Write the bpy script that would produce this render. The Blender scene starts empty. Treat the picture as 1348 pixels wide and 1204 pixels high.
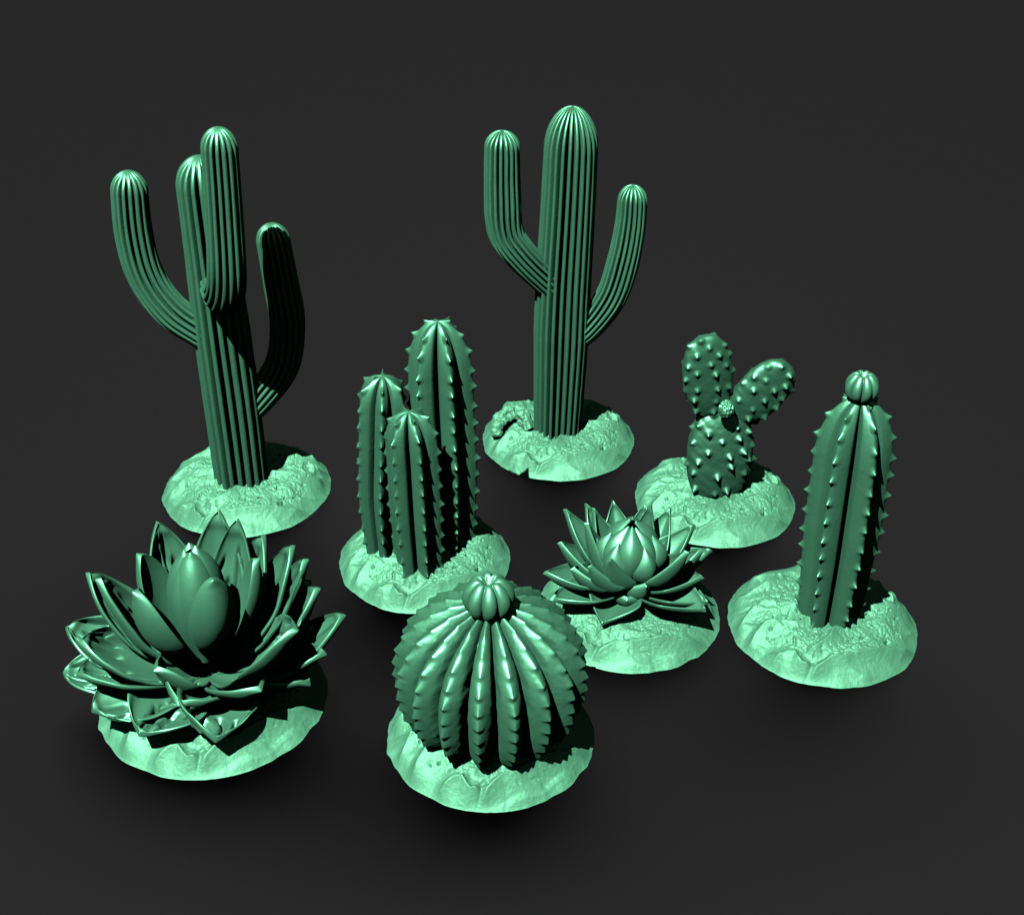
import bpy, math, random
import numpy as np
from mathutils import Vector, Matrix

SC = bpy.context.scene
COL = SC.collection
PI = math.pi
rad = math.radians

# ------------------------------------------------------------------ noise
_rng = np.random.RandomState(7)
_perm = np.concatenate([_rng.permutation(256)] * 3)
_grad = _rng.normal(size=(256, 3)); _grad /= np.linalg.norm(_grad, axis=1)[:, None]


def noise(p):
    """gradient noise, p (...,3) -> (...)"""
    p = np.asarray(p, float)
    i = np.floor(p).astype(int); f = p - i
    i &= 255
    u = f * f * f * (f * (f * 6 - 15) + 10)
    out = 0
    for dx in (0, 1):
        for dy in (0, 1):
            for dz in (0, 1):
                h = _perm[_perm[_perm[i[..., 0] + dx] + i[..., 1] + dy] + i[..., 2] + dz]
                g = _grad[h]
                d = g[..., 0] * (f[..., 0] - dx) + g[..., 1] * (f[..., 1] - dy) + g[..., 2] * (f[..., 2] - dz)
                wx = u[..., 0] if dx else 1 - u[..., 0]
                wy = u[..., 1] if dy else 1 - u[..., 1]
                wz = u[..., 2] if dz else 1 - u[..., 2]
                out = out + d * wx * wy * wz
    return out


def fbm(p, oct=4):
    a, s, o = 1.0, 1.0, 0
    for k in range(oct):
        o = o + a * noise(p * s + 17.3 * k); a *= .5; s *= 2.03
    return o


def smooth(a, b, x):
    t = np.clip((x - a) / (b - a), 0, 1)
    return t * t * (3 - 2 * t)


# ------------------------------------------------------------------ mesh tools
def link(name, me, mat, parent=None, loc=(0, 0, 0), rz=0):
    o = bpy.data.objects.new(name, me)
    COL.objects.link(o)
    if mat and not me.materials:
        me.materials.append(mat)
    o.parent = parent
    o.location = loc
    o.rotation_euler = (0, 0, rz)
    return o


def grid_mesh(name, P, closed=True, cap0=True, cap1=True, flip=False):
    """P (nu,nv,3); v closed round; ends capped with a fan to the ring centre."""
    nu, nv = P.shape[:2]
    V = P.reshape(-1, 3)
    a = np.arange(nu * nv).reshape(nu, nv)
    if closed:
        b = np.roll(a, -1, axis=1)
        q = np.stack([a[:-1], b[:-1], b[1:], a[1:]], -1).reshape(-1, 4)
    else:
        q = np.stack([a[:-1, :-1], a[:-1, 1:], a[1:, 1:], a[1:, :-1]], -1).reshape(-1, 4)
    tris = []
    if cap0:
        c = len(V); V = np.vstack([V, P[0].mean(0)])
        r = a[0]; tris.append(np.stack([np.full(nv, c), np.roll(r, -1), r], -1))
    if cap1:
        c = len(V); V = np.vstack([V, P[-1].mean(0)])
        r = a[-1]; tris.append(np.stack([np.full(nv, c), r, np.roll(r, -1)], -1))
    t = np.concatenate(tris) if tris else np.zeros((0, 3), int)
    if flip:
        q = q[:, ::-1]; t = t[:, ::-1]
    me = bpy.data.meshes.new(name)
    nq, nt = len(q), len(t)
    me.vertices.add(len(V)); me.vertices.foreach_set('co', V.astype(np.float32).ravel())
    loops = np.concatenate([q.ravel(), t.ravel()]).astype(np.int32)
    me.loops.add(len(loops)); me.loops.foreach_set('vertex_index', loops)
    me.polygons.add(nq + nt)
    st = np.concatenate([np.arange(nq) * 4, nq * 4 + np.arange(nt) * 3]).astype(np.int32)
    me.polygons.foreach_set('loop_start', st)
    me.polygons.foreach_set('use_smooth', np.ones(nq + nt, bool))
    me.update(calc_edges=True)
    me.validate()
    return me


def catmull(pts, n):
    p = np.array(pts, float)
    p = np.vstack([2 * p[0] - p[1], p, 2 * p[-1] - p[-2]])
    out = []
    seg = len(p) - 3
    for s in range(seg):
        t = np.linspace(0, 1, 24, endpoint=False)[:, None]
        a, b, c, d = p[s:s + 4]
        out.append(.5 * (2 * b + (c - a) * t + (2 * a - 5 * b + 4 * c - d) * t ** 2 + (3 * b - a - 3 * c + d) * t ** 3))
    out = np.vstack(out + [p[-2][None]])
    L = np.concatenate([[0], np.cumsum(np.linalg.norm(np.diff(out, axis=0), axis=1))])
    s = np.linspace(0, L[-1], n)
    return np.stack([np.interp(s, L, out[:, k]) for k in range(3)], -1), s


def frames(C, ref=(1, 0, 0)):
    T = np.gradient(C, axis=0); T /= np.linalg.norm(T, axis=1)[:, None]
    N = np.zeros_like(C)
    n = np.array(ref, float); n -= T[0] * n.dot(T[0])
    if np.linalg.norm(n) < .2:
        n = np.array((0, 1, 0.)); n -= T[0] * n.dot(T[0])
    for i in range(len(C)):
        n = n - T[i] * n.dot(T[i]); n /= np.linalg.norm(n); N[i] = n
    B = np.cross(T, N)
    return T, N, B


# ------------------------------------------------------------------ materials
def resin(name, col, rough, metal, bump, bscale, detail=6):
    m = bpy.data.materials.new(name); m.use_nodes = True
    nt = m.node_tree; nt.nodes.clear()
    out = nt.nodes.new('ShaderNodeOutputMaterial')
    p = nt.nodes.new('ShaderNodeBsdfPrincipled')
    tc = nt.nodes.new('ShaderNodeTexCoord')
    n1 = nt.nodes.new('ShaderNodeTexNoise'); n1.inputs['Scale'].default_value = 3.0; n1.inputs['Detail'].default_value = 4
    mix = nt.nodes.new('ShaderNodeMix'); mix.data_type = 'RGBA'
    mix.inputs[6].default_value = (*[c * .86 for c in col], 1)
    mix.inputs[7].default_value = (*[min(1, c * 1.1) for c in col], 1)
    nt.links.new(tc.outputs['Object'], n1.inputs['Vector'])
    nt.links.new(n1.outputs['Fac'], mix.inputs[0])
    nt.links.new(mix.outputs[2], p.inputs['Base Color'])
    p.inputs['Roughness'].default_value = rough
    p.inputs['Metallic'].default_value = metal
    if bump:
        n2 = nt.nodes.new('ShaderNodeTexNoise'); n2.inputs['Scale'].default_value = bscale; n2.inputs['Detail'].default_value = detail
        b = nt.nodes.new('ShaderNodeBump'); b.inputs['Strength'].default_value = bump; b.inputs['Distance'].default_value = .02
        nt.links.new(tc.outputs['Object'], n2.inputs['Vector'])
        nt.links.new(n2.outputs['Fac'], b.inputs['Height'])
        nt.links.new(b.outputs['Normal'], p.inputs['Normal'])
    nt.links.new(p.outputs[0], out.inputs[0])
    return m


GREEN = (.155, .60, .335)
M_BASE = resin('green_resin_rock', tuple(c * .70 for c in GREEN), .60, .45, .40, 24)
M_RIB = resin('green_resin_cactus', GREEN, .47, .82, .12, 22)
M_LEAF = resin('green_resin_leaf', GREEN, .46, .76, .10, 14)
M_PAD = resin('green_resin_pad', GREEN, .47, .90, .28, 9)


# ------------------------------------------------------------------ things
def thing(name, label, cat, loc, group=None):
    o = bpy.data.objects.new(name, None); COL.objects.link(o)
    o.empty_display_size = .3
    o.location = loc
    o['label'] = label; o['category'] = cat
    if group:
        o['group'] = group
    return o


# ------------------------------------------------------------------ rock base
RIDGES = [
    [(.25, -.063), (.194, -.176), (.08, -.349), (-.043, -.495), (-.176, -.614), (-.314, -.685)],
    [(.274, -.024), (.452, -.024), (.643, -.037), (.765, .001), (.935, .104)],
    [(1.0, -.50), (.716, -.543), (.514, -.602), (.262, -.685), (.092, -.755), (-.078, -.755), (-.224, -.83), (-.36, -.95)],
    [(-.776, -.75), (-.684, -.70), (-.516, -.655), (-.422, -.665), (-.369, -.78), (-.255, -.83)],
    [(-.911, -.50), (-.758, -.324), (-.651, -.25), (-.493, -.263), (-.372, -.3), (-.236, -.25), (-.101, -.213)],
    [(-1.0, -.28), (-.928, -.176), (-.777, -.024), (-.618, .065), (-.513, .014), (-.336, .001), (-.273, -.1)],
    [(-.97, .234), (-.732, .286), (-.551, .392), (-.414, .526), (-.297, .526)],
    [(-.70, .66), (-.601, .628), (-.513, .635), (-.411, .54)],
    [(.35, .33), (.503, .365), (.685, .365), (.86, .234)],
    [(-.2, .85), (.1, .62), (.5, .62), (.8, .45)],
]


def base_mesh(name, seed=0, pits=1.0):
    nr, nt = 210, 520
    th = np.linspace(0, 2 * PI, nt, endpoint=False)
    rho = 1 - (1 - np.linspace(0, 1, nr)) ** 1.25
    rho[0] = .002
    T, R0 = np.meshgrid(th, rho)
    # outline: chipped facets between a few corners
    cor = np.sort((np.array([5, 33, 62, 95, 122, 150, 172, 199, 222, 246, 268, 289, 312, 334]) + seed * 9) % 360)
    crr = 1.0 + .035 * np.random.RandomState(seed + 3).uniform(-1, 1, len(cor))
    cang = np.radians(np.concatenate([cor - 360, cor, cor + 360])); crr = np.tile(crr, 3)
    cx, cy = crr * np.cos(cang), crr * np.sin(cang)
    Ro = np.zeros(nt)
    for k in range(len(cang) - 1):
        s = (th >= cang[k]) & (th < cang[k + 1])
        ax, ay, bx, by = cx[k], cy[k], cx[k + 1], cy[k + 1]
        c, s_ = np.cos(th[s]), np.sin(th[s])
        den = c * (by - ay) - s_ * (bx - ax)
        Ro[s] = (ax * (by - ay) - ay * (bx - ax)) / den
    Ro = .35 * Ro + .65 + .03 * fbm(np.stack([np.cos(th) * 3, np.sin(th) * 4, th * 0 + seed], -1), 3)
    R = R0 * Ro[None]
    X, Y = R * np.cos(T), R * np.sin(T)
    k_ = (1 - np.clip(R0, 0, 1)) / .34
    Z = .205 * (k_ - .5 * (np.sqrt((k_ - 1) ** 2 + .03) + (k_ - 1)) + .0074) + .03 * (1 - R0)
    qs = np.stack([X * 1.6 + Y * .9, Y * 2.6 - X * .5, X * 0 + seed * 3.1], -1)
    Z += smooth(1, .93, R0) * (.022 * fbm(qs, 3) +   .026 * (.5 - np.abs(noise(qs * 1.3 + 3.3)) * 2.2) * smooth(.2, .7, R0))
    edge = smooth(1.0, .965, R0)
    sq = np.stack([X * 1.5, Y * 1.5, X * 0 + 7.7 + seed], -1)
    st = 3.3 * (Y * 1.0 - .22 * X - .35 * X * X + .34 * noise(sq) + .10 * noise(sq * 3))
    fr = st - np.floor(st)
    saw = np.where(fr < .8, fr / .8, (1 - fr) / .2)
    Z += smooth(1, .86, R0) * .032 * (saw ** 1.3 - .4) * (.55 + .45 * smooth(-.15, .25, noise(sq * 1.3 + 4)))
    crest = np.zeros_like(X)
    smoothm = np.zeros_like(X)
    for pl in RIDGES:
        p = np.array(pl)
        best = np.full(X.shape, 9.); sgn = np.ones(X.shape); par = np.zeros(X.shape)
        L = np.concatenate([[0], np.cumsum(np.linalg.norm(np.diff(p, axis=0), axis=1))])
        wob = .035 * noise(np.stack([X * 4, Y * 4, X * 0 + 5], -1)) + .012 * noise(np.stack([X * 11, Y * 11, X * 0 + 5], -1))
        for k in range(len(p) - 1):
            a, b = p[k], p[k + 1]; d = b - a; l2 = d.dot(d)
            t = np.clip(((X - a[0]) * d[0] + (Y - a[1]) * d[1]) / l2, 0, 1)
            qx, qy = X - a[0] - t * d[0], Y - a[1] - t * d[1]
            dist = np.hypot(qx, qy)
            n = np.array([d[1], -d[0]]); n = n if n[1] < 0 else -n
            s = np.sign(qx * n[0] + qy * n[1] + 1e-9)
            m = dist < best
            best = np.where(m, dist, best); sgn = np.where(m, s, sgn); par = np.where(m, (L[k] + t * math.sqrt(l2)) / L[-1], par)
        dd = best * sgn + wob
        fade = smooth(0, .12, par) * smooth(1, .88, par) * .75 + .25
        front = np.exp(-np.clip(dd, 0, None) / .10)
        back = np.exp(-np.clip(-dd, 0, None) / .05)
        prof = np.where(dd > 0, front, back) * fade
        crest = np.maximum(crest, prof)
        smoothm = np.maximum(smoothm, np.where(dd > 0, np.exp(-(dd / .10) ** 2), np.exp(-(dd / .02) ** 2)) * fade)
    Z += .088 * crest * smooth(1.0, .87, R0) ** .8
    # pitted top between the ridges
    q = np.stack([X, Y, X * 0 + seed], -1)
    pit = smooth(.90, .70, R0) * (1 - .8 * smoothm) * pits
    warp = .09 * noise(q * 5)[..., None]
    ax = np.array([[.80, .36, -.48], [-.52, .80, -.28], [.28, .48, .83]])
    qr = (q + warp) @ ax
    g = noise(qr * np.array([13, 19, 13.]))
    g2 = noise(qr * 26 + 3)
    g3 = noise(qr * 43 + 8)
    Z -= pit * (.024 * np.clip(g - .06, 0, 1) + .022 * np.clip(g2, 0, 1) + .020 * np.clip(g3, 0, 1) + .006 * noise(qr * 70))
    Z -= pit * (.035 * smooth(.30, .40, noise(qr * 11 + 40)) + .055 * smooth(.33, .44, noise(qr * 21 + 71)))
    # little ring-shaped fossil mark
    dr = np.hypot(X - .707, (Y - .207))
    Z += .022 * np.exp(-((dr - .075) / .016) ** 2) - .02 * np.exp(-(dr / .03) ** 2)
    Z += edge * .004 * noise(q * 13)
    Z = np.maximum(Z, 0)
    Z[-1] = 0
    P = np.stack([X, Y, Z], -1)
    return grid_mesh(name, P, cap0=True, cap1=True)


BASES = [base_mesh('rock_base_a', 0), base_mesh('rock_base_b', 1, .9)]


def rock_base(parent, r, rz=0, kind=0, zs=1.0):
    o = link('rock_base', BASES[kind], M_BASE, parent, rz=rz)
    o.scale = (r, r, r * zs)
    return o


# ------------------------------------------------------------------ saguaro
def ribbed_tube(name, path, radii, nrib, amp, dome, sharp=1.0, pole=.35, step=.018, seed=0, wob=.012, flat=2.0):
    """path: control points; radii: list of (fraction, r); last `dome` length closes like a cap"""
    n = int(catmull(path, 50)[1][-1] / step)
    C, s = catmull(path, n)
    L = s[-1]
    T, N, B = frames(C)
    fr = np.array(radii)
    r = np.interp(s / L, fr[:, 0], fr[:, 1])
    # resample the dome so the cap is well covered
    s2 = np.concatenate([s[s < L - dome], L - dome + dome * np.sin(np.linspace(0, PI / 2, 46))])
    C = np.stack([np.interp(s2, s, C[:, k]) for k in range(3)], -1)
    N = np.stack([np.interp(s2, s, N[:, k]) for k in range(3)], -1)
    B = np.stack([np.interp(s2, s, B[:, k]) for k in range(3)], -1)
    r = np.interp(s2, s, r)
    u = np.clip((s2 - (L - dome)) / dome, 0, 1)
    cap = np.clip(1 - u ** flat, 0, 1) ** (1 / flat)
    cap[-1] = .02
    nv = nrib * 24
    th = np.linspace(0, 2 * PI, nv, endpoint=False)
    ab = np.abs(np.cos(nrib * th / 2))
    ph = .72 * smooth(.16, .84, ab) ** (.8 * sharp) + .28 * ab
    a = amp * (1 - (1 - pole) * smooth(.25, 1.0, u))
    rr = (r * cap)[:, None] * (1 - a[:, None] * (1 - ph[None]))
    q = np.stack([np.cos(th)[None] * 2.5 + s2[:, None] * 0, np.sin(th)[None] * 2.5 + s2[:, None] * 0, s2[:, None] * 1.7 + seed + th[None] * 0], -1)
    rr = rr * (1 + wob * fbm(q * 1.6, 3))
    P = C[:, None] + rr[..., None] * (np.cos(th)[None, :, None] * N[:, None] + np.sin(th)[None, :, None] * B[:, None])
    return grid_mesh(name, P, cap0=True, cap1=True)


# A: the left three-armed saguaro
A = thing('saguaro_cactus', 'tall three-armed saguaro cactus with one arm rising in front of its trunk', 'cactus',
          (-3.54, 15.25, 0), 'saguaro cacti on round rocky bases')
rock_base(A, 1.12, rad(-6))
link('trunk', ribbed_tube('saguaro_trunk', [(-.03, -.1, .1), (-.03, -.1, 1.2), (-.04, -.1, 2.4), (-.05, -.1, 3.6), (-.05, -.1, 4.68)],
     [(0, .35), (.3, .36), (.5, .35), (.75, .315), (1, .30)], 18, .34, .36, sharp=1.3), M_RIB, A)
link('arm', ribbed_tube('saguaro_arm_a', [(.05, -.08, 2.15), (-.32, -.12, 2.45), (-.64, -.15, 2.76), (-.86, -.15, 3.2), (-.93, -.12, 3.75), (-.89, -.1, 4.5)],
     [(0, .2), (.3, .225), (.7, .225), (1, .21)], 16, .34, .24, sharp=1.2, seed=4), M_RIB, A)
link('arm', ribbed_tube('saguaro_arm_b', [(-.03, -.05, 3.16), (.06, -.38, 3.13), (.19, -.74, 3.24), (.29, -.91, 3.58), (.345, -.92, 4.38), (.39, -.92, 5.31)],
     [(0, .22), (.25, .235), (.5, .22), (1, .2)], 16, .34, .24, sharp=1.2, seed=9), M_RIB, A)
link('arm', ribbed_tube('saguaro_arm_c', [(0, -.08, 1.12), (.34, .0, 1.45), (.63, .07, 1.86), (.74, .1, 2.42), (.71, .1, 3.0), (.65, .1, 3.76)],
     [(0, .19), (.3, .22), (.6, .225), (1, .20)], 16, .34, .22, sharp=1.2, seed=14), M_RIB, A)

# B: the two-armed saguaro at the back
B_ = thing('saguaro_cactus', 'two-armed saguaro cactus with a rock chunk at the foot of its thick trunk', 'cactus',
           (.65, 16.49, 0), 'saguaro cacti on round rocky bases')
rock_base(B_, 1.08, rad(0))
link('trunk', ribbed_tube('saguaro_trunk_tall', [(-.02, -.1, .1), (-.0, -.1, 1.2), (.02, -.1, 2.4), (.06, -.1, 3.6), (.09, -.1, 4.84)],
     [(0, .33), (.12, .345), (.35, .375), (.6, .36), (.85, .34), (1, .33)], 23, .36, .52, sharp=2.0, pole=.9, seed=21, flat=2.0), M_RIB, B_)
link('arm', ribbed_tube('saguaro_arm_d', [(.05, -.1, 2.3), (-.25, -.2, 2.62), (-.56, -.26, 2.98), (-.735, -.25, 3.28), (-.77, -.22, 3.8), (-.77, -.2, 4.57)],
     [(0, .2), (.35, .215), (.6, .24), (1, .215)], 18, .36, .2, sharp=1.8, pole=.9, seed=25, wob=.03), M_RIB, B_)
link('arm', ribbed_tube('saguaro_arm_e', [(.05, -.1, 1.55), (.38, -.12, 1.86), (.66, -.1, 2.3), (.80, -.06, 2.8), (.87, -.02, 3.3), (.88, 0, 3.79)],
     [(0, .18), (.35, .21), (.6, .215), (1, .185)], 17, .36, .2, sharp=1.8, pole=.9, seed=29, wob=.03), M_RIB, B_)


def rough_lump(name, pts, radii, seed, amp=.35):
    C, s = catmull(pts, 90)
    T, N, Bn = frames(C)
    fr = np.array(radii)
    r = np.interp(s / s[-1], fr[:, 0], fr[:, 1])
    th = np.linspace(0, 2 * PI, 70, endpoint=False)
    D = np.cos(th)[None, :, None] * N[:, None] + np.sin(th)[None, :, None] * Bn[:, None]
    P = C[:, None] + r[:, None, None] * D
    k = fbm(P * 7 + seed, 4) * 1.3 + .5 * np.abs(noise(P * 16 + seed))
    P = P + D * (r[:, None] * amp * 2 * k)[..., None]
    return grid_mesh(name, P)


link('rock_chunk', rough_lump('rock_chunk', [(-.86, -.29, .22), (-.84, -.13, .30), (-.74, .02, .37), (-.60, .08, .40), (-.48, -.02, .36), (-.40, -.17, .25)],
     [(0, .06), (.2, .10), (.5, .125), (.8, .10), (1, .06)], 3, .28), M_BASE, B_)


# ------------------------------------------------------------------ star-ribbed columns
def star_column(name, path, radii, nrib, depth, dome, spike=.05, gap=.235, seed=0, rot=0.0, step=.011, flatpow=2.2, grain=.004):
    n = int(catmull(path, 50)[1][-1] / step)
    C, s = catmull(path, n)
    L = s[-1]
    T, N, Bn = frames(C)
    fr = np.array(radii)
    s2 = np.concatenate([s[s < L - dome], L - dome + dome * np.sin(np.linspace(0, PI / 2, 60))])
    C = np.stack([np.interp(s2, s, C[:, k]) for k in range(3)], -1)
    N = np.stack([np.interp(s2, s, N[:, k]) for k in range(3)], -1)
    Bn = np.stack([np.interp(s2, s, Bn[:, k]) for k in range(3)], -1)
    r = np.interp(s2 / L, fr[:, 0], fr[:, 1])
    u = np.clip((s2 - (L - dome)) / dome, 0, 1)
    cap = np.clip(1 - u ** flatpow, 0, 1) ** (1 / flatpow); cap[-1] = .03
    per = 48
    nv = nrib * per
    th = np.linspace(0, 2 * PI, nv, endpoint=False)
    ph = np.abs(((np.arange(nv) % per) / per) - .5) * 2          # 0 on the ridge .. 1 in the groove
    ridge = 1 - depth * (np.sqrt(ph ** 2 + .02) - .14) ** .95 / .87
    ridge = ridge - .30 * smooth(.66, 1.0, ph)                    # narrow cleft between two ribs
    rr = (r * cap)[:, None] * ridge[None]
    up = np.zeros_like(rr)
    rs = np.random.RandomState(seed)
    rib = (np.arange(nv) // per)
    arc = np.concatenate([[0], np.cumsum(np.hypot(np.diff(s2), np.diff(r * cap)))])
    for k in range(nrib):
        cols = np.where(rib == k)[0]
        off = rs.uniform(0, gap)
        pos = np.arange(off, arc[-1] - .05, gap)
        for z0 in pos:
            z0 = z0 + rs.uniform(-.02, .02)
            d = arc - z0
            w = np.where(d > 0, np.clip(1 - d / .10, 0, 1), np.clip(1 + d / .05, 0, 1)) ** 1.7
            tip = (1 - u) ** .4
            wt = np.clip(1 - ph[cols] / .26, 0, 1) ** 1.2
            sc = spike * rs.uniform(.8, 1.2)
            rr[:, cols] += sc * (w)[:, None] * wt[None]
            up[:, cols] += (.35 * sc * w * (1 - u) + .9 * sc * w * u)[:, None] * wt[None]
    P = C[:, None] + rr[..., None] * (np.cos(th + rot)[None, :, None] * N[:, None] + np.sin(th + rot)[None, :, None] * Bn[:, None])
    P[..., 2] += up
    nz = fbm(P * np.array([9, 9, 3.]) + seed, 3)
    c = C[:, None]
    D = P - c; D /= np.linalg.norm(D, axis=-1)[..., None] + 1e-6
    P = P + D * (grain * nz)[..., None]
    return grid_mesh(name, P)


T_ = thing('column_cactus_cluster', 'cluster of three spiny ribbed column cactus stems of different heights on one rocky base', 'cactus', (-1.08, 13.68, 0))
rock_base(T_, 1.07, rad(9), 0)
link('stem', star_column('stem_tall', [(.27, .12, .1), (.28, .13, 1.2), (.26, .15, 2.2), (.25, .15, 3.24)], [(0, .34), (.4, .39), (.75, .38), (1, .335)], 6, .36, .60, seed=1, rot=rad(22)), M_RIB, T_)
link('stem', star_column('stem_middle', [(-.48, -.05, .1), (-.49, -.08, 1), (-.44, -.1, 1.8), (-.38, -.1, 2.68)], [(0, .24), (.4, .29), (.8, .295), (1, .27)], 6, .36, .38, seed=2, rot=rad(4), spike=.042), M_RIB, T_)
link('stem', star_column('stem_short', [(-.03, -.42, .1), (-.05, -.42, 1), (-.06, -.42, 1.8), (-.08, -.42, 2.4)], [(0, .27), (.4, .31), (.8, .305), (1, .28)], 6, .36, .38, seed=3, rot=rad(22), spike=.042), M_RIB, T_)


def bud_mesh(name, r, h, lobes, deep=.38):
    nu, nv = 90, lobes * 20
    la = np.linspace(.02, PI - .02, nu)
    th = np.linspace(0, 2 * PI, nv, endpoint=False)
    k = np.abs(np.cos(lobes * th / 2)) ** .40
    rr = 1 - deep * (1 - k)[None] * (np.sin(la)[:, None] ** .12)
    Rr = np.sin(la)[:, None] ** .9 * rr * r
    Z = np.cos(la)[:, None] * h * (1 + 0 * th)[None]
    dim = np.exp(-(la / .22) ** 2)[:, None] * h * .34
    Z = Z - dim + (np.exp(-((la - .5) / .3) ** 2)[:, None] * h * .14) * (k[None] - .6)
    P = np.stack([Rr * np.cos(th)[None], Rr * np.sin(th)[None], Z], -1)
    return grid_mesh(name, P, flip=True)


C_ = thing('column_cactus', 'single spiny ribbed column cactus topped by a round flower bud, alone on its rocky base', 'cactus', (3.61, 12.44, 0))
rock_base(C_, 1.10, rad(0), 0)
link('stem', star_column('stem_single', [(.02, -.1, .1), (.03, -.1, 1.1), (.02, -.1, 2.1), (.01, -.1, 3.12)], [(0, .34), (.45, .415), (.78, .405), (1, .345)], 6, .36, .58, seed=6, rot=rad(19), gap=.25, spike=.055), M_RIB, C_)
link('flower_bud', bud_mesh('bud_small', .18, .165, 8), M_LEAF, C_, (.0, -.1, 3.25), rad(10))


# ------------------------------------------------------------------ barrel
def barrel_mesh(name, rx, rz, zc, nrib, seed=0):
    per = 40
    nv = nrib * per
    th = np.linspace(0, 2 * PI, nv, endpoint=False)
    ph = np.abs(((np.arange(nv) % per) / per) - .5) * 2
    la = np.linspace(.03, 2.45, 330)
    rl = rx * np.sin(la) ** 1.0
    zl = zc + rz * np.cos(la)
    tl = np.clip((la - PI / 2) / (2.45 - PI / 2), 0, 1) * .86
    rl = np.where(la > PI / 2, rx * (1 - tl ** 2.4) ** (1 / 2.4), rl)
    zl = np.where(la > PI / 2, zc - zc * tl, zl)
    taper = smooth(.05, .5, la)
    ph0 = ph
    nzg = noise(np.stack([la[:, None] * 7 + 0 * th[None], (np.arange(nv) // per)[None] * 3.7 + 0 * la[:, None], .5 + 0 * la[:, None] * th[None]], -1))
    phw = np.clip(ph[None] + .16 * nzg * smooth(.35, .8, ph)[None], 0, 1)
    wave = 1 - .21 * (ph ** 1.85)[None] * (.55 + .45 * taper)[:, None] - .15 * smooth(.70, .98, phw)
    rr = rl[:, None] * wave
    zz = zc + (zl - zc)[:, None] * (1 - .10 * (ph ** 2)[None] * smooth(1.4, .4, la)[:, None])
    arc = la * (rx + rz) / 2
    rs = np.random.RandomState(seed)
    rib = np.arange(nv) // per
    for k in range(nrib):
        cols = np.where(rib == k)[0]
        a0 = .42 + rs.uniform(-.05, .05)
        while a0 < arc[-1]:
            d = arc - a0
            w = np.where(d > 0, np.clip(1 - d / .05, 0, 1), np.clip(1 + d / .13, 0, 1)) ** 1.3
            big = .014 + .023 * smooth(.5, 1.25, a0)
            wt = np.clip(1 - ph[cols] / .42, 0, 1) ** 1.1
            sc = big * rs.uniform(.85, 1.15)
            rr[:, cols] += (sc * w * np.sin(la) ** .8)[:, None] * wt[None]
            zz[:, cols] += (sc * w * np.clip(np.cos(la), -.2, 1))[:, None] * wt[None]
            a0 += .20 - .045 * smooth(.7, 1.6, a0) + rs.uniform(-.012, .012)
    P = np.stack([rr * np.cos(th)[None], rr * np.sin(th)[None], zz], -1)
    nz = fbm(P * 4 + 9, 3)
    D = P - np.array([0, 0, zc]); D /= np.linalg.norm(D, axis=-1)[..., None]
    P = P + D * (.010 * nz + .016 * smooth(.5, .8, ph)[None] * fbm(P * 11, 2))[..., None]
    return grid_mesh(name, P, flip=True)


K_ = thing('barrel_cactus', 'round ribbed barrel cactus with a lobed flower bud on top, filling its rocky base', 'cactus', (-.23, 10.64, 0))
rock_base(K_, 1.09, rad(14), 1, 1.1)
link('body', barrel_mesh('barrel_body', .975, .84, .92, 17, 5), M_RIB, K_, (.01, .02, 0), rad(-1.0))
link('flower_bud', bud_mesh('bud_large', .262, .225, 8), M_LEAF, K_, (.0, -.02, 1.87), rad(5))


# ------------------------------------------------------------------ prickly pear
def pad_mesh(name, root, tip, halfw, thick, normal, seed, spikes, ssize=.075, fat=.0, rough=.010, sq=.85):
    root, tip = np.array(root, float), np.array(tip, float)
    W = tip - root; L = np.linalg.norm(W); W /= L
    n = np.array(normal, float); n -= W * n.dot(W); n /= np.linalg.norm(n)
    U = np.cross(W, n)
    c = (root + tip) / 2
    nu, nv = 230, 330
    la = np.linspace(.015, PI - .015, nu)
    mu = np.linspace(0, 2 * PI, nv, endpoint=False)
    prof = np.sin(la) ** sq * (1 + fat * np.cos(la))         # fat>0: wider at the tip end
    cu = np.sign(np.cos(mu)) * np.abs(np.cos(mu)) ** .92
    a = (halfw * prof)[:, None] * cu[None]
    b = (thick * np.sin(la) ** .6)[:, None] * (np.sign(np.sin(mu)) * np.abs(np.sin(mu)) ** .8)[None]
    l = (L / 2 * np.cos(la))[:, None] + 0 * mu[None]
    P = c + l[..., None] * W + a[..., None] * U + b[..., None] * n
    Nn = (l / (L / 2) ** 2)[..., None] * W + (a / halfw ** 2)[..., None] * U + (b / thick ** 2 * .8)[..., None] * n
    Nn /= np.linalg.norm(Nn, axis=-1)[..., None]
    h = rough * .6 * fbm(P * 5 + seed * 5, 3)
    h += rough * .8 * noise(np.stack([P[..., 0] * 3 - P[..., 2] * 3, P[..., 1] * 4, P[..., 0] * 9 + P[..., 2] * 9], -1) + seed)
    rs = np.random.RandomState(seed)
    pts = []
    tries = 0
    while len(pts) < spikes and tries < 6000:
        tries += 1
        i = int(np.arccos(rs.uniform(-.93, .97)) / PI * nu); j = rs.randint(nv)
        q = P[min(i, nu - 1), j]
        if all(np.linalg.norm(q - x) > .14 for x, _ in pts):
            pts.append((q, Nn[min(i, nu - 1), j]))
    lean = np.zeros_like(P)
    for q, nn in pts:
        d = np.linalg.norm(P - q, axis=-1)
        w = .8 * np.clip(1 - d / .06, 0, 1) ** 1.4 + .3 * np.exp(-(d / .05) ** 2)
        w = w * ((Nn @ nn) > .1)
        s = ssize * rs.uniform(.6, 1.3)
        h = h + s * w
        lean[..., 2] -= .25 * s * w
    P = P + Nn * h[..., None] + lean
    return grid_mesh(name, P, flip=True)


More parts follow.
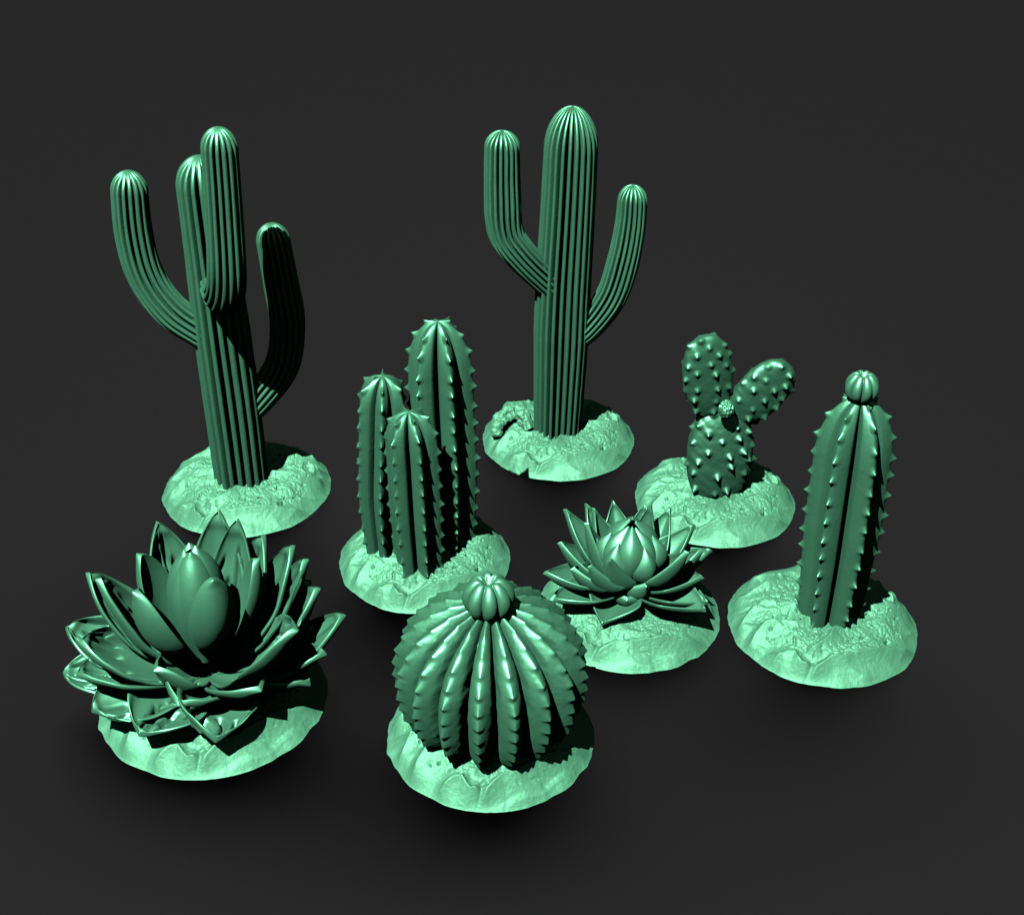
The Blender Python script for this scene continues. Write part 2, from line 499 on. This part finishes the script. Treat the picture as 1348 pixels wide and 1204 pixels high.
P_ = thing('prickly_pear_cactus', 'prickly pear cactus with two spiny oval pads growing from a thick lower pad', 'cactus', (2.67, 14.97, 0))
rock_base(P_, 1.06, rad(-4), 0)
link('pad', pad_mesh('pad_lower', (-.0, -.16, .14), (-.02, -.06, 1.46), .425, .22, (.12, -1, -.18), 2, 56, .058, .0, .013, .55), M_PAD, P_)
link('pad', pad_mesh('pad_upper', (-.17, -.1, 1.36), (-.33, -.12, 2.52), .315, .13, (.22, -1, -.18), 5, 44, .038, .06), M_PAD, P_)
link('pad', pad_mesh('pad_side', (.13, -.08, 1.26), (.72, -.1, 2.12),   .315, .13, (.0, -1, -.10), 8, 42, .038, .1), M_PAD, P_)


def berry_mesh(name, r, seed):
    nu, nv = 70, 90
    la = np.linspace(.02, PI - .02, nu); th = np.linspace(0, 2 * PI, nv, endpoint=False)
    D = np.stack([np.sin(la)[:, None] * np.cos(th)[None], np.sin(la)[:, None] * np.sin(th)[None], np.cos(la)[:, None] + 0 * th[None]], -1)
    k = 1 + .22 * np.abs(noise(D * 3.6 + seed)) - .45 * np.clip(noise(D * 4.0 + seed + 9), 0, 1)
    return grid_mesh(name, D * (k * r)[..., None] * np.array([1, 1, 1.2]), flip=True)


link('flower_bud', berry_mesh('berry', .10, 4), M_RIB, P_, (-.02, -.33, 1.60))


# ------------------------------------------------------------------ succulents
def leaf_mesh(name, az, r, z, z0, width, thick=.07, sag=.5, cup=.35, tip=.5, rim=.0, wrinkle=0.0, roll=0.0, r0=.06, seed=0, keel=0.0, mid=.55, curl=0.0, ctr=None, tround=0.0):
    """a fleshy leaf from the rosette's heart (r0,z0) to its tip (r,z) in the vertical plane at azimuth az"""
    nu, nv = (100, 170) if wrinkle else (70, 84)
    t = np.linspace(0, 1, nu)
    p0 = np.array([r0, z0]); p2 = np.array([r, z])
    if ctr is None:
        ctr = (r0 + (r - r0) * (.35 + .35 * sag), z0 + (z - z0) * (.5 - .45 * sag))
    ctr = np.array(ctr)
    m = ((1 - t) ** 2)[:, None] * p0 + (2 * t * (1 - t))[:, None] * ctr + (t ** 2)[:, None] * p2
    tan = np.gradient(m, axis=0); tan /= np.linalg.norm(tan, axis=1)[:, None]
    nor = np.stack([-tan[:, 1], tan[:, 0]], -1)                 # up side of the leaf
    # half width along the leaf
    base = .34
    w = np.where(t < mid, base + (1 - base) * np.sin(PI / 2 * t / mid), np.clip(1 - ((t - mid) / (1 - mid)) ** (1.3 + tip), 0, 1) ** (1.0 - .45 * tip))
    if tround:
        w = np.where(t < mid, w, np.clip(1 - ((t - mid) / (1 - mid)) ** 2.1, 0, 1) ** .62)
    w = np.maximum(w, .015) * width / 2
    psi = np.linspace(0, 2 * PI, nv, endpoint=False)
    cx = np.sign(np.cos(psi)) * np.abs(np.cos(psi)) ** .8
    sy = np.sin(psi)
    T_ = thick * (.35 + .65 * np.sin(PI * np.clip(t, .08, .93)))
    X = w[:, None] * cx[None]
    top = sy > 0
    Y = T_[:, None] * np.where(top, .35, 1.0)[None] * (np.sign(sy) * np.abs(sy) ** .8)[None]
    v = cx[None]
    Y = Y + cup * w[:, None] * (np.abs(v) ** 2.0)
    Y = Y + curl * w[:, None] * np.abs(v) ** 5
    Y = Y + keel * w[:, None] * (np.abs(v) - .5)
    rr = rim * np.exp(-((np.abs(v) - .9) / .10) ** 2) * np.where(top, 1, 0)[None]
    Y = Y + rr * smooth(0, .3, t)[:, None]
    # tip rim
    Y = Y + rim * np.where(top, 1, 0)[None] * np.exp(-((t - .955) / .03) ** 2)[:, None] * (np.abs(v) < .8)
    if wrinkle:
        rs = np.random.RandomState(seed)
        g = 0
        for k in range(9):
            c = rs.uniform(-.85, .85); sl = rs.uniform(-.9, .9); c0 = rs.uniform(.2, .75); c1 = min(.97, c0 + rs.uniform(.2, .5))
            line = c + sl * (t - .5) + .12 * np.sin(t * rs.uniform(4, 9) + rs.uniform(0, 6))
            g = g + np.exp(-((v - line[:, None]) / .07) ** 2) * (smooth(c0, c0 + .08, t) * smooth(c1, c1 - .08, t))[:, None]
        Y = Y - wrinkle * np.minimum(g, 1.2) * np.where(top, 1, 0)[None]
        q = np.stack([X * 5, t[:, None] * 4 + 0 * X, X * 0 + seed], -1)
        Y = Y + wrinkle * .5 * noise(q)
        X = X * (1 + .05 * noise(np.stack([X * 0 + seed, t[:, None] * 3 + 0 * X, np.sign(X) * 2], -1)))
    cr, sr = math.cos(roll), math.sin(roll)
    X, Y = X * cr - Y * sr, X * sr + Y * cr
    R = m[:, None, 0] + Y * nor[:, None, 0]
    Z = m[:, None, 1] + Y * nor[:, None, 1]
    ca, sa = math.cos(az), math.sin(az)
    P = np.stack([R * ca - X * sa, R * sa + X * ca, Z], -1)
    return grid_mesh(name, P)


L_ = thing('broad_leaf_succulent', 'large rosette succulent with broad thick wrinkled leaves spreading over its rocky base', 'succulent', (-3.25, 11.2, 0))
rock_base(L_, 1.22, rad(22), 1, .95)
BIG = [  # az, r, z, width, sag, cup, z0, wrinkle
    # inner ring
    (128, .78, 1.92, .50, .9, .4, .5, .022), (80, .80, 1.94, .52, .9, .4, .5, .022), (60, .72, 1.94, .46, .9, .4, .5, .02),
    (46, .88, 1.73, .5, .9, .4, .5, .02), (28, 1.06, 1.70, .5, .9, .4, .5, .02), (12, 1.14, 1.72, .46, .9, .4, .5, .02),
    (172, 1.16, 1.60, .46, .9, .45, .5, .02), (187, .96, 1.74, .46, .9, .45, .5, .02),
    # middle ring
    (3, 1.24, 1.48, .50, .9, .4, .42, .02), (333, 1.22, 1.44, .74, .85, .5, .42, .02),
    (178, 1.45, .97, .54, .8, .4, .42, .02), (200, 1.22, 1.18, .62, .8, .4, .42, .02), (240, .72, .98, .46, .9, .5, .42, .02),
    (150, 1.3, 1.0, .5, .9, .4, .42, .02), (110, 1.3, 1.0, .5, .9, .4, .42, .02), (70, 1.3, 1.0, .5, .9, .4, .42, .02), (38, 1.3, 1.0, .5, .9, .4, .42, .02),
    # lower ring
    (358, 1.50, 1.22, .42, .9, .35, .38, .02), (346, 1.36, .94, .40, .7, .4, .38, .02),
    (202, 1.32, .80, .62, .6, .4, .36, .02), (184, 1.54, .46, .56, .6, .3, .36, .02), (262, .86, .72, .60, .7, .55, .36, .02), (312, 1.06, .86, .54, .7, .5, .36, .02),
    (340, 1.22, .60, .50, .6, .4, .34, .02),
    # skirt of leaves near the ground
    (213, 1.28, .48, .66, .5, .38, .30, .028), (243, 1.14, .46, .70, .5, .45, .30, .028), (284, 1.16, .48, .68, .5, .6, .30, .028),
]
# bud leaves standing in the heart: az, tip (r,z), control (r,z), root (r,z), width, cup
HEART = [
    (228, .03, 1.95, .28, 1.56, .12, .65, .42, .5), (278, .02, 2.0, .31, 1.58, .12, .65, .44, .5), (328, .03, 1.91, .29, 1.52, .12, .65, .42, .5),
    (170, .03, 1.97, .34, 1.58, .12, .65, .44, .5), (110, .02, 2.03, .34, 1.62, .12, .65, .46, .5), (50, .02, 2.0, .34, 1.62, .12, .65, .46, .5),
    (214, .60, 1.76, .66, 1.14, .12, .62, .60, .5), (304, .50, 1.98, .60, 1.30, .12, .72, .50, .5),
    (15, .62, 1.78, .62, 1.1, .1, .55, .5, .4), (160, .62, 1.80, .62, 1.1, .1, .55, .5, .4),
]
for k, (az, r, z, rc, zc, r0, z0, w, cup) in enumerate(HEART):
    link('leaf', leaf_mesh('heart_leaf', rad(az), r, z, z0, w, thick=.11, cup=cup, tip=.8, mid=.5, r0=r0, ctr=(rc, zc), tround=1), M_LEAF, L_)
RR = random.Random(11)
for k, (az, r, z, w, sag, cup, z0, wr) in enumerate(BIG):
    link('leaf', leaf_mesh('broad_leaf', rad(az), r, z, z0, w * 1.24, thick=.07, sag=sag, cup=cup, tip=.62, rim=.024,
         wrinkle=wr * 2.9, seed=k, mid=.60, r0=.1, roll=RR.uniform(-.30, .30)), M_LEAF, L_)

S_ = thing('pointed_leaf_succulent', 'small rosette succulent with smooth sharp-pointed leaves around a closed bud, beside the barrel cactus', 'succulent', (1.36, 12.67, 0))
rock_base(S_, 1.08, rad(-8), 1)
SML = [
    (150, .86, 1.18, .34, .8, .5, .42), (128, .80, 1.12, .34, .8, .5, .42), (102, .80, 1.06, .34, .8, .5, .42), (74, .80, 1.02, .34, .8, .5, .42), (52, .82, 1.04, .34, .8, .5, .42), (26, .84, 1.0, .34, .8, .5, .42),
    (172, .52, 1.24, .32, 1.0, .5, .45), (140, .55, 1.25, .32, 1.0, .5, .45), (60, .5, 1.25, .32, 1.0, .5, .45),
    (12, .98, .76, .38, .7, .45, .40), (176, .82, .98, .36, .8, .5, .40), (188, 1.0, .70, .36, .8, .5, .36), (200, .72, .84, .40, .9, .4, .40),
    (218, .62, .98, .36, .9, .35, .42), (238, .50, 1.10, .30, 1.0, .4, .44), (335, .66, 1.10, .38, .9, .5, .42), (352, .80, 1.0, .34, .9, .5, .42),
    (345, .84, .70, .40, .8, .45, .36), (292, .40, .70, .34, 1.0, .4, .40), (262, .38, .50, .40, 1.0, .4, .36),
    (242, .74, .36, .46, .5, .35, .34), (325, 1.0, .50, .46, .7, .45, .33), (338, .95, .42, .4, .7, .45, .33), (205, .98, .52, .40, .7, .4, .34),
]
for k, (az, rc, zt, w) in enumerate([(228, .54, 1.12, .36), (302, .52, 1.08, .36), (180, .54, 1.14, .36), (350, .54, 1.12, .36), (264, .46, 1.26, .50), (322, .44, 1.23, .46), (202, .48, 1.24, .5), (140, .46, 1.30, .52), (85, .44, 1.32, .52), (25, .46, 1.28, .5)]):
    link('leaf', leaf_mesh('bud_leaf', rad(az), .03 if zt > 1.15 else .22, zt, .5, w, thick=.05, cup=.55, tip=.3, mid=.45, r0=.14, ctr=(rc, zt - .24), keel=.14), M_LEAF, S_)
for k, (az, r, z, w, sag, cup, z0) in enumerate(SML):
    link('leaf', leaf_mesh('pointed_leaf', rad(az), r, z, z0, w * 1.38, thick=.062, sag=sag, cup=cup, tip=.12, rim=.018, seed=100 + k,
         mid=.5, r0=.08, keel=.22), M_LEAF, S_)

# ------------------------------------------------------------------ the satin sheet they stand on
BRUSH = .25


def sheet_material():
    m = bpy.data.materials.new('dark_satin_sheet'); m.use_nodes = True
    nt = m.node_tree; nt.nodes.clear()
    out = nt.nodes.new('ShaderNodeOutputMaterial')
    p = nt.nodes.new('ShaderNodeBsdfAnisotropic')
    p.distribution = 'BECKMANN'
    p.inputs['Color'].default_value = (1, 1, 1, 1)
    tc = nt.nodes.new('ShaderNodeTexCoord')
    n = nt.nodes.new('ShaderNodeTexNoise'); n.inputs['Scale'].default_value = .35; n.inputs['Detail'].default_value = 3
    r = nt.nodes.new('ShaderNodeMapRange')
    r.inputs['To Min'].default_value = .515; r.inputs['To Max'].default_value = .53
    nt.links.new(tc.outputs['Object'], n.inputs['Vector'])
    nt.links.new(n.outputs['Fac'], r.inputs['Value'])
    tg = nt.nodes.new('ShaderNodeTangent'); tg.direction_type = 'UV_MAP'; tg.uv_map = 'UVMap'
    nt.links.new(tg.outputs[0], p.inputs['Tangent'])
    p.inputs['Anisotropy'].default_value = .34
    p.inputs['Rotation'].default_value = BRUSH
    nt.links.new(r.outputs['Result'], p.inputs['Roughness'])
    nt.links.new(p.outputs[0], out.inputs[0])
    return m


gm = bpy.data.meshes.new('ground')
gm.from_pydata([(-300, -300, 0), (300, -300, 0), (300, 300, 0), (-300, 300, 0)], [], [(0, 1, 2, 3)])
uvl = gm.uv_layers.new(name='UVMap')
for li, uv in zip(range(4), ((0, 0), (1, 0), (1, 1), (0, 1))):
    uvl.data[li].uv = uv
g_ = link('ground', gm, sheet_material(), None, (0, 0, -.004))
g_['kind'] = 'structure'

# ------------------------------------------------------------------ light, world, camera
W = bpy.data.worlds.new('World'); SC.world = W; W.use_nodes = True
W.node_tree.nodes['Background'].inputs[0].default_value = (.0248, .0248, .0248, 1)
W.node_tree.nodes['Background'].inputs[1].default_value = 1.0

EL, AZ = rad(60), rad(31)
D = Vector((-math.sin(AZ) * math.cos(EL), -math.cos(AZ) * math.cos(EL), math.sin(EL)))
lamp = bpy.data.lights.new('key_lamp', 'SPOT')
lo = bpy.data.objects.new('key_lamp', lamp); COL.objects.link(lo)
DIST = 60.0
lo.location = Vector((0, 13.5, 2)) + D * DIST
lo.rotation_euler = (-D).to_track_quat('-Z', 'Y').to_euler()
lamp.spot_size = rad(40); lamp.spot_blend = .2
lamp.shadow_soft_size = .22
lamp.color = (1, .98, .95)
lamp.energy = 7.4 * 4 * PI * PI * DIST ** 2 / PI      # about irradiance 3.6 on the scene

cam = bpy.data.cameras.new('camera'); co = bpy.data.objects.new('camera', cam); COL.objects.link(co)
co.location = (0, 0, 10.4); co.rotation_euler = (rad(90 - 33), 0, 0)
cam.sensor_fit = 'HORIZONTAL'; cam.sensor_width = 36; cam.lens = 36 * 1818 / 1348
cam.clip_end = 500
SC.camera = co

SC.view_settings.view_transform = 'Standard'
SC.view_settings.look = 'None'
SC.view_settings.exposure = 0; SC.view_settings.gamma = 1
SC.view_settings.use_curve_mapping = False
SC.render.engine = 'CYCLES'
SC.cycles.max_bounces = 1
SC.cycles.diffuse_bounces = 0
SC.cycles.glossy_bounces = 0
